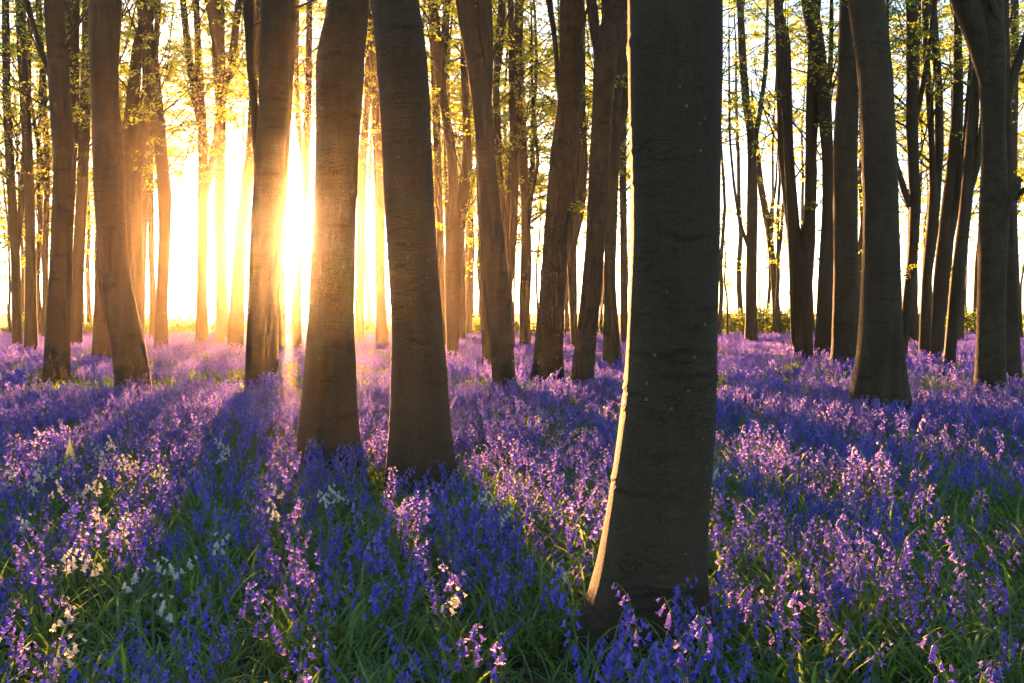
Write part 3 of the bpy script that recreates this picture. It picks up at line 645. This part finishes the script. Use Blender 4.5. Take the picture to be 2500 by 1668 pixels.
def mk_template(seed, white=False):
    """stem curve, pedicels, bell places and leaves of one plant"""
    rng = random.Random(seed)
    h = rng.uniform(0.34, 0.46); nod = rng.uniform(0.6, 1.7); n = 12
    t = np.linspace(0, 1, n); ang = 1.52 - 0.12 * t - nod * np.clip((t - 0.62) / 0.38, 0, 1) ** 1.6
    s = h / (n - 1); x = np.cumsum(np.r_[0, s * np.cos(ang[:-1])]); z = np.cumsum(np.r_[0, s * np.sin(ang[:-1])])
    y = 0.012 * np.sin(t * 4 + seed)
    P = np.stack([x, y, z], -1)
    stem = Geo(); stem.add(*tube(P, np.linspace(0.0032, 0.0015, n), 4))
    bells = []
    nb = rng.randint(10, 17)
    if white: nb = rng.randint(8, 11)
    for q in range(nb):
        f = (0.78 if white else 0.62) + (0.22 if white else 0.38) * (q + 0.3 * rng.random()) / (nb - 0.7); f = min(f, 1.0)
        p = along(P, f)
        az = rng.gauss(0, 0.95) if nod > 1.0 else rng.uniform(0, 6.28)
        Lp = rng.uniform(0.012, 0.024) * (1.15 - 0.5 * (f - 0.5))
        q0 = np.array([math.cos(az), math.sin(az), 0])
        tipz = rng.uniform(-0.002, 0.008)
        pe = p + q0 * Lp + np.array([0, 0, tipz])
        stem.add(*tube(np.array([p, p + q0 * Lp * 0.6 + np.array([0, 0, tipz + 0.005]), pe]), [0.0012, 0.0011, 0.001], 3))
        young = f > 0.93
        tilt = rng.uniform(0.1, 0.75) + (0.3 if young else 0)
        # the bell hangs with its mouth down, tilted outward
        Mx = Matrix.Translation(Vector(pe)) @ Matrix.Rotation(az, 4, 'Z') @ Matrix.Rotation(-tilt, 4, 'Y') @ Matrix.Rotation(rng.uniform(0, 6), 4, 'Z')
        bells.append((2 if young else rng.choice((0, 0, 1)), Mx))
    leaves = []
    for q in range(rng.randint(4, 6)):
        leaves.append((rng.randrange(6), rng.uniform(0, 6.28), rng.uniform(0.8, 1.15)))
    return stem, bells, leaves, h
templates = [mk_template(40 + q) for q in range(12)] + [mk_template(60 + q, True) for q in range(6)]
NT = 12
lr = random.Random(9)
strap_geos = [strap_geo(lr.uniform(0.22, 0.34), lr.uniform(0.010, 0.016), lr.uniform(1.0, 1.45), lr) for _ in range(6)]

def joined_template(tp, petal=1):
    stem, bells, leaves, h = tp; g = Geo()
    for V in [np.concatenate(stem.V)]:
        g.add(V, np.concatenate([f for f, m in stem.order]), 0)
    for bi, Mx in bells:
        A = np.array(Mx)
        for V, F in bell_geo(BS * bell_scales[bi]): g.add(V @ A[:3, :3].T + A[:3, 3], F, 1)
    for li, az, sc in leaves:
        V, F = strap_geos[li]; g.add((V * sc) @ rotz(az).T, F, 2)
    return g
def source(name, g, mats):
    return bpy.data.objects.new(name, g.mesh(name, mats))

def noise2(x, y, s, seed):
    r = np.random.default_rng(seed); v = 0
    for q in range(7):
        a_ = r.uniform(0, 6.28); k = r.uniform(0.6, 2.0) / s; v = v + np.sin((x * math.cos(a_) + y * math.sin(a_)) * k * 6.28 + r.uniform(0, 6.28))
    return v / 7 ** 0.5
sparse = [(on(1290, 1010, 0.2), 1.1, 0.75), (on(2330, 1330, 0.2), 0.5, 0.8), (on(2400, 1400, 0.2), 0.35, 0.7), (on(420, 1500, 0.2), 0.45, 0.6), (on(900, 1560, 0.2), 0.35, 0.6), (on(700, 1000, 0.2), 0.9, 0.45),
          (on(1780, 1060, 0.2), 0.8, 0.5), (on(160, 1380, 0.2), 0.4, 0.5), (on(1200, 1560, 0.2), 0.3, 0.6)]
def keep(x, y):
    f = np.clip(0.66 + 0.38 * noise2(x, y, 1.5, 1) + 0.24 * noise2(x, y, 0.6, 2), 0.08, 1)
    for c, rad, dep in sparse: f = f * (1 - dep * np.exp(-((x - c[0]) ** 2 + (y - c[1]) ** 2) / rad ** 2))
    return f
def clear(x, y, extra=0.03):
    ok = np.ones(len(x), bool)
    for tx, ty, tr in TREES: ok &= (x - tx) ** 2 + (y - ty) ** 2 > (tr + extra) ** 2
    return ok
def scatter(y0, y1, dens, rn, side=1.2):
    A = 0.58 * (y1 ** 2 - y0 ** 2) + 2 * side * (y1 - y0); n = int(A * dens)
    y = np.sqrt(rn.uniform(y0 ** 2, y1 ** 2, n * 2)); w_ = 0.58 * y + side
    x = rn.uniform(-1, 1, n * 2) * (0.58 * y1 + side); ok = np.abs(x) < w_
    x, y = x[ok], y[ok]
    m = int(n); return x[:m], y[:m]

rn = np.random.default_rng(21)
bx, by = scatter(2.0, 14.0, 165, rn); e_ = scatter(2.2, 5.2, 45, rn); bx = np.r_[bx, e_[0]]; by = np.r_[by, e_[1]]
ok = (rn.random(len(bx)) < keep(bx, by)) & clear(bx, by); bx, by = bx[ok], by[ok]
bz = gz(bx, by); brot = rn.uniform(0, 6.28, len(bx)); bsc = rn.uniform(0.66, 1.14, len(bx)) * (1 + 0.11 * noise2(bx, by, 1.1, 8)); bid = rn.integers(0, NT, len(bx))
# the 300 nearest whose heads show in the frame become plants of their own
hz = bz + 0.36 * bsc
cosp, sinp = math.cos(PITCH), math.sin(PITCH)
fw = by * cosp - (hz - CAM_H) * sinp; up = by * sinp + (hz - CAM_H) * cosp
ppx = 1250 + FPX * bx / fw; ppy = 834 - FPX * up / fw
vis = (ppx > 8) & (ppx < 2492) & (ppy < 1650)
order = np.argsort(np.where(vis, by, 1e9))[:300]
single = np.zeros(len(bx), bool); single[order] = True

def plant_meshes(tpl, idx):
    stem = tpl[0].mesh('stem', [M['stem']]); return stem
bell_mesh = []
for petal in ('bell', 'white'):
    row = []
    for sc in bell_scales:
        g = Geo(); [g.add(V, F) for V, F in bell_geo(BS * sc * (1.15 if petal == 'white' else 1.0))]; row.append(g.mesh('bell', [M[petal]], True))
    bell_mesh.append(row)
leaf_mesh = [mesh_arrays('leaf', V, [F], [M['strap']], None, True) for V, F in strap_geos]
stem_mesh = [tp[0].mesh('stem', [M['stem']], True) for tp in templates]
stem_o = [bpy.data.objects.new('stem', me) for me in stem_mesh]
bell_o = [[bpy.data.objects.new('bell', me) for me in row] for row in bell_mesh]
leaf_o = [bpy.data.objects.new('leaf', me) for me in leaf_mesh]
def plant(name, ti, loc, rz, sc, white=0, leaves=True, hscale=1.0):
    root = empty(name, loc); root.rotation_euler = (0, 0, rz); root.scale = (sc, sc, sc * hscale)
    stem, bells, lv, h = templates[ti]
    o = stem_o[ti].copy(); o.parent = root; COL.objects.link(o)
    for bi, Mx in bells:
        o = bell_o[white][bi].copy(); o.parent = root; o.matrix_local = Mx; COL.objects.link(o)
    if leaves:
        for li, az, s in lv:
            o = leaf_o[li].copy(); o.parent = root; o.rotation_euler = (0, 0, az); o.scale = (s, s, s); COL.objects.link(o)
    return root
for q in order:
    px, py = ppx[q], ppy[q]
    if 1380 < px < 1790: lb, gr = 'bluebell with nodding violet-blue bells at the foot of the thickest trunk', 'bluebells at the foot of the thickest trunk'
    elif px >= 1790: lb, gr = 'bluebell with nodding bells in the front rows right of the thickest trunk', 'front bluebells right of the thickest trunk'
    elif px > 750: lb, gr = 'bluebell with nodding bells in the bottom rows just left of the thickest trunk', 'front bluebells left of the thickest trunk'
    else: lb, gr = 'bluebell with nodding blue bells in the front rows of the bottom left corner', 'front bluebells in the bottom left'
    tag(plant('bluebell', int(bid[q]), (bx[q], by[q], bz[q] - 0.01), brot[q], bsc[q]), lb, 'flower', gr)

# tall heads that stand right in front of the thickest trunk
for (px, py) in [(1568,1432),(1500,1500),(1548,1515),(1622,1496),(1684,1484),(1704,1540),(1476,1556),(1590,1548),(1742,1496),(1655,1580),(1530,1602),(1455,1500),(1610,1600),(1770,1550),(1420,1560),(1720,1600)]:
    p = on(px, py, 0.44)
    tag(plant('bluebell', R.randrange(NT), (p[0], p[1], float(gz(p[0], p[1])) - 0.01), R.uniform(0, 6.28), R.uniform(1.08, 1.25)), 'tall bluebell standing out blue against the dark foot of the thickest trunk', 'flower', 'tall bluebells before the thickest trunk')

# white-flowered plants, placed from where their heads show
white_px = [((50,1160),(75,1152),(105,1140),(118,1168),(92,1175)), ((222,1100),(240,1088),(258,1102),(275,1118),(290,1090),(310,1105),(322,1122),(300,1130)),
            ((390,1122),(397,1145)), ((545,1070),(538,1090),(555,1082)), ((120,1198),), ((182,1186),(225,1200)), ((57,1252),), ((245,1256),(270,1272)), ((312,1285),), ((700,1175),), ((795,1170),(830,1172),(806,1195)),
            ((955,1215),(992,1222)), ((1140,1205),), ((1183,1228),(1195,1245)), ((130,1365),), ((255,1376),(280,1400)), ((520,1318),), ((695,1250),), ((420,1350),(432,1372)), ((437,1492),), ((112,1575),), ((1060,1442),), ((1810,1130),(1758,1128)), ((1345,1365),), ((1330,1010),), ((128,1462),)]
white_lb = ['white bluebell in the pale clump nearest the left edge', 'white bluebell in the biggest pale clump at the left', 'white bluebell right of the biggest pale clump', 'white bluebell standing alone halfway between the left clump and the cleft trunk',
 'single white bluebell below the pale clump at the left edge', 'white bluebell just under the pale hooded flower', 'small white bluebell by the left edge below the pale clumps', 'white bluebell below the biggest pale clump', 'white bluebell in the blue drift under the biggest pale clump',
 'white bluebell in front of the cleft trunk, leftmost there', 'white bluebell between the two broad centre trunks', 'white bluebell in front of the lichened broad trunk', 'white bluebell at the right foot of the lichened broad trunk', 'white bluebell right of the lichened broad trunk',
 'lone white bluebell near the left edge, front of the picture', 'white bluebell in the left foreground, one of a pair', 'lone white bluebell in the lower left middle', 'white bluebell half hidden among blue ones below the cleft trunk', 'white bluebell in the dark grass at lower left', 'lowest white bluebell left of centre',
 'white bluebell nearest the bottom left corner', 'lone white bluebell in the grass at bottom centre', 'white bluebell just right of the thickest trunk', 'white bluebell just left of the thickest trunk', 'white bluebell in the sunlit patch behind', 'white bluebell low at the left edge in dark grass']
for lb, pts in zip(white_lb, white_px):
    pts = sorted(pts); words = ['leftmost', 'second', 'third', 'fourth', 'fifth', 'sixth', 'seventh', 'eighth']
    for k_, (px, py) in enumerate(pts):
        p = on(px, py, 0.39)
        lb2 = lb if len(pts) == 1 else lb + (', ' + ('leftmost' if k_ == 0 else 'rightmost' if k_ == len(pts) - 1 else words[k_] + ' from left'))
        tag(plant('white_bluebell', NT + R.randrange(6), (p[0], p[1], float(gz(p[0], p[1])) - 0.01), R.uniform(0, 6.28), R.uniform(1.0, 1.12), 1), lb2, 'white flower', 'white bluebells among the blue')

# hooded wild arum
p = on(172, 1190, 0.10); ar = empty('wild_arum', (p[0], p[1], float(gz(p[0], p[1]))))
tag(ar, 'pale green hooded flower with a pointed tip among the left white bluebells', 'arum')
prof = [(0.10, 0.010), (0.15, 0.020), (0.19, 0.022), (0.22, 0.030), (0.27, 0.042), (0.32, 0.036), (0.37, 0.020), (0.41, 0.008), (0.45, 0.002)]
th = np.linspace(-0.3, math.pi + 0.3, 11); V = []
for z, r in prof:
    wrap = 1.6 if z < 0.2 else 1.0
    V.append(np.stack([r * np.cos(th * wrap - (wrap - 1) * 1.5), r * np.sin(th * wrap - (wrap - 1) * 1.5) * 0.7, np.full(11, z)], -1))
V = np.concatenate(V); i = np.arange(len(prof) - 1)[:, None]; j = np.arange(10)[None]
F = np.stack([i * 11 + j, i * 11 + j + 1, (i + 1) * 11 + j + 1, (i + 1) * 11 + j], -1).reshape(-1, 4)
g = Geo(); g.add(V, F); g.obj('spathe', [M['spathe']], ar, True)
g = Geo(); g.add(*tube(np.array([[0, 0.0, 0], [0, 0, 0.06], [0, 0, 0.12]]), [0.007, 0.007, 0.008], 8)); g.obj('stem', [M['stem']], ar, True)
g = Geo(); g.add(*tube(np.array([[0, 0.008, 0.12], [0, 0.008, 0.2], [0, 0.008, 0.27], [0, 0.008, 0.275]]), [0.006, 0.006, 0.008, 0.002], 8)); g.obj('spadix', [M['dead']], ar, True)

# ------------------------------------------------------------------ masses: flowers, leaves, litter (geometry nodes on points)
def carpet(name, label, sources, x, y, z, rot, sc, idx, cat):
    col = bpy.data.collections.new(name + '_sources')
    for q, s_ in enumerate(sources): s_.name = f'{name}_source_{q:02d}'; col.objects.link(s_)
    me = bpy.data.meshes.new(name); n = len(x); me.vertices.add(n)
    me.vertices.foreach_set('co', np.stack([x, y, z], -1).astype(np.float32).ravel())
    at_ = me.attributes.new('rot', 'FLOAT_VECTOR', 'POINT'); at_.data.foreach_set('vector', np.asarray(rot, np.float32).ravel())
    at_ = me.attributes.new('scl', 'FLOAT', 'POINT'); at_.data.foreach_set('value', np.asarray(sc, np.float32))
    at_ = me.attributes.new('idx', 'INT', 'POINT'); at_.data.foreach_set('value', np.asarray(idx, np.int32))
    o = bpy.data.objects.new(name, me); COL.objects.link(o)
    ng = bpy.data.node_groups.new(name, 'GeometryNodeTree')
    ng.interface.new_socket('Geometry', in_out='INPUT', socket_type='NodeSocketGeometry'); ng.interface.new_socket('Geometry', in_out='OUTPUT', socket_type='NodeSocketGeometry')
    gi = ng.nodes.new('NodeGroupInput'); go = ng.nodes.new('NodeGroupOutput')
    ip = ng.nodes.new('GeometryNodeInstanceOnPoints'); ci = ng.nodes.new('GeometryNodeCollectionInfo')
    ci.inputs['Collection'].default_value = col; ci.inputs['Separate Children'].default_value = True; ci.inputs['Reset Children'].default_value = True
    def na(nm, ty):
        q = ng.nodes.new('GeometryNodeInputNamedAttribute'); q.data_type = ty; q.inputs['Name'].default_value = nm
        return [s for s in q.outputs if s.enabled and s.name == 'Attribute'][0]
    e2r = ng.nodes.new('FunctionNodeEulerToRotation'); L = ng.links.new
    L(gi.outputs[0], ip.inputs['Points']); L(ci.outputs[0], ip.inputs['Instance']); ip.inputs['Pick Instance'].default_value = True
    L(na('idx', 'INT'), ip.inputs['Instance Index']); L(na('rot', 'FLOAT_VECTOR'), e2r.inputs[0]); L(e2r.outputs[0], ip.inputs['Rotation']); L(na('scl', 'FLOAT'), ip.inputs['Scale'])
    L(ip.outputs[0], go.inputs[0])
    md = o.modifiers.new('scatter', 'NODES'); md.node_group = ng
    return tag(o, label, cat, kind='stuff')
def rots(rn, n, tilt): return np.stack([rn.normal(0, tilt, n), rn.normal(0, tilt, n), rn.uniform(0, 6.28, n)], -1)

FM = [M['stem'], M['bell'], M['strap']]
src = [source('plant', joined_template(tp), FM) for tp in templates[:NT]]
rest = ~single
rr_ = rots(rn, int(rest.sum()), 0.08)
carpet('bluebell_carpet', 'dense drift of violet-blue bluebells filling the near and middle ground', src, bx[rest], by[rest], bz[rest] - 0.01, rr_, bsc[rest], bid[rest], 'flowers')

def clump(seed, n=13, rad=0.26):
    rng = random.Random(seed); g = Geo()
    for q in range(n):
        a_ = rng.uniform(0, 6.28); r_ = rad * math.sqrt(rng.random()); c = np.array([r_ * math.cos(a_), r_ * math.sin(a_), 0])
        stem, bells, leaves, h = templates[rng.randrange(NT)]; Rz = rotz(rng.uniform(0, 6.28)) * rng.uniform(0.78, 1.15)
        g.add(np.array([[0, 0.003, 0], [0, -0.003, 0], [0.02, 0, 0.32]]) @ Rz.T + c, np.array([[0, 1, 2]]), 0)
        for bi, Mx in bells:
            A = np.array(Mx)
            for V, F in bell_geo(BS * bell_scales[bi] * 1.1, 4, False): g.add((V @ A[:3, :3].T + A[:3, 3]) @ Rz.T + c, F, 1)
        for li, az, sc in leaves[:3]:
            V, F = strap_geos[li]; sub = V.reshape(3, 7, 3)[[0, 2]][:, [0, 2, 4, 6]].reshape(-1, 3); ii = np.arange(3)
            g.add((sub * sc) @ rotz(az).T @ Rz.T + c, np.stack([ii, 4 + ii, 5 + ii, ii + 1], -1), 2)
    return g
csrc = [source('clump', clump(70 + q), FM) for q in range(6)]
fx, fy = scatter(14.0, 47.0, 6.0, rn, 3.0)
ok = (rn.random(len(fx)) < keep(fx, fy) + 0.1) & clear(fx, fy, 0.12); fx, fy = fx[ok], fy[ok]
carpet('bluebell_field', 'hazy far field of bluebells stretching back among the slender trunks', csrc, fx, fy, gz(fx, fy) - 0.01, rots(rn, len(fx), 0.03), rn.uniform(0.85, 1.2, len(fx)), rn.integers(0, 6, len(fx)), 'flowers')

def tuft(seed):
    rng = random.Random(seed); g = Geo()
    for q in range(rng.randint(6, 9)):
        V, F = strap_geo(rng.uniform(0.16, 0.36), rng.uniform(0.006, 0.015), rng.uniform(0.7, 1.5), rng)
        g.add(V @ rotz(rng.uniform(0, 6.28)).T + np.array([rng.gauss(0, .03), rng.gauss(0, .03), 0]), F, 0)
    return g
tsrc = [source('tuft', tuft(90 + q), [M['strap']]) for q in range(10)]
tx, ty = scatter(2.0, 16.0, 55, rn); t2 = scatter(2.2, 7.5, 80, rn); tx = np.r_[tx, t2[0]]; ty = np.r_[ty, t2[1]]; ok = clear(tx, ty, 0.02); tx, ty = tx[ok], ty[ok]
carpet('leaf_carpet', 'tangle of strap-like green bluebell leaves between the flower stems', tsrc, tx, ty, gz(tx, ty) - 0.005, rots(rn, len(tx), 0.1), rn.uniform(0.7, 1.15, len(tx)), rn.integers(0, 10, len(tx)), 'leaves')

def dead_leaf(seed):
    r = np.random.default_rng(seed); u = np.linspace(-1, 1, 4); wd = np.array([0.05, 0.8, 0.75, 0.05])
    V = np.array([[a_ * 0.04, s * q * 0.022, 0.012 * a_ * a_ + 0.010 * s * s * r.uniform(0.3, 1.5) + 0.004] for a_, q in zip(u, wd) for s in (-1, 0, 1)])
    F = [[3 * i + j, 3 * i + 3 + j, 3 * i + 4 + j, 3 * i + 1 + j] for i in range(3) for j in range(2)]
    g = Geo(); g.add(V, np.array(F)); return g
dsrc = [source('dead', dead_leaf(q), [M['dead']]) for q in range(5)]
dx, dy = scatter(2.5, 12.0, 130, rn); ok = clear(dx, dy, 0.0); dx, dy = dx[ok], dy[ok]
carpet('leaf_litter', 'brown dead beech leaves scattered over the woodland floor', dsrc, dx, dy, gz(dx, dy) + 0.004, rots(rn, len(dx), 0.35), rn.uniform(0.7, 1.2, len(dx)), rn.integers(0, 5, len(dx)), 'dead leaves')

def grass(seed):
    rng = random.Random(seed); g = Geo()
    for q in range(26):
        V, F = strap_geo(rng.uniform(0.15, 0.32), 0.012, rng.uniform(1.1, 1.55), rng, 4)
        g.add(V @ rotz(rng.uniform(0, 6.28)).T + np.array([rng.gauss(0, .16), rng.gauss(0, .16), 0]), F, 0)
    return g
gsrc = [source('grass', grass(120 + q), [M['grass']]) for q in range(4)]
qx, qy = scatter(46.0, 54.0, 7.0, rn, 4.0)
carpet('grass', 'strip of short pale green grass between the flowers and the far bushes', gsrc, qx, qy, gz(qx, qy), rots(rn, len(qx), 0.05), rn.uniform(0.8, 1.3, len(qx)), rn.integers(0, 4, len(qx)), 'grass')

# ------------------------------------------------------------------ haze: one closed box of even air around everything
hb_ = [(-134, -44, -1.2), (134, -44, -1.2), (134, 154, -1.2), (-134, 154, -1.2), (-134, -44, 25.5), (134, -44, 25.5), (134, 154, 25.5), (-134, 154, 25.5)]
hf = [(0, 3, 2, 1), (4, 5, 6, 7), (0, 1, 5, 4), (1, 2, 6, 5), (2, 3, 7, 6), (3, 0, 4, 7)]
hm = bpy.data.meshes.new('haze'); hm.from_pydata(hb_, [], hf)
m, t, out = mat('haze_air'); pv = nd(t, 'ShaderNodeVolumePrincipled'); pv.inputs['Color'].default_value = (1.0, 0.84, 0.64, 1)
pv.inputs['Density'].default_value = HAZE_DENSITY; pv.inputs['Anisotropy'].default_value = HAZE_G
t.links.new(pv.outputs[0], out.inputs['Volume']); hm.materials.append(m)
ho = bpy.data.objects.new('haze', hm); COL.objects.link(ho); tag(ho, 'warm morning haze hanging between the trees', 'haze', kind='stuff')
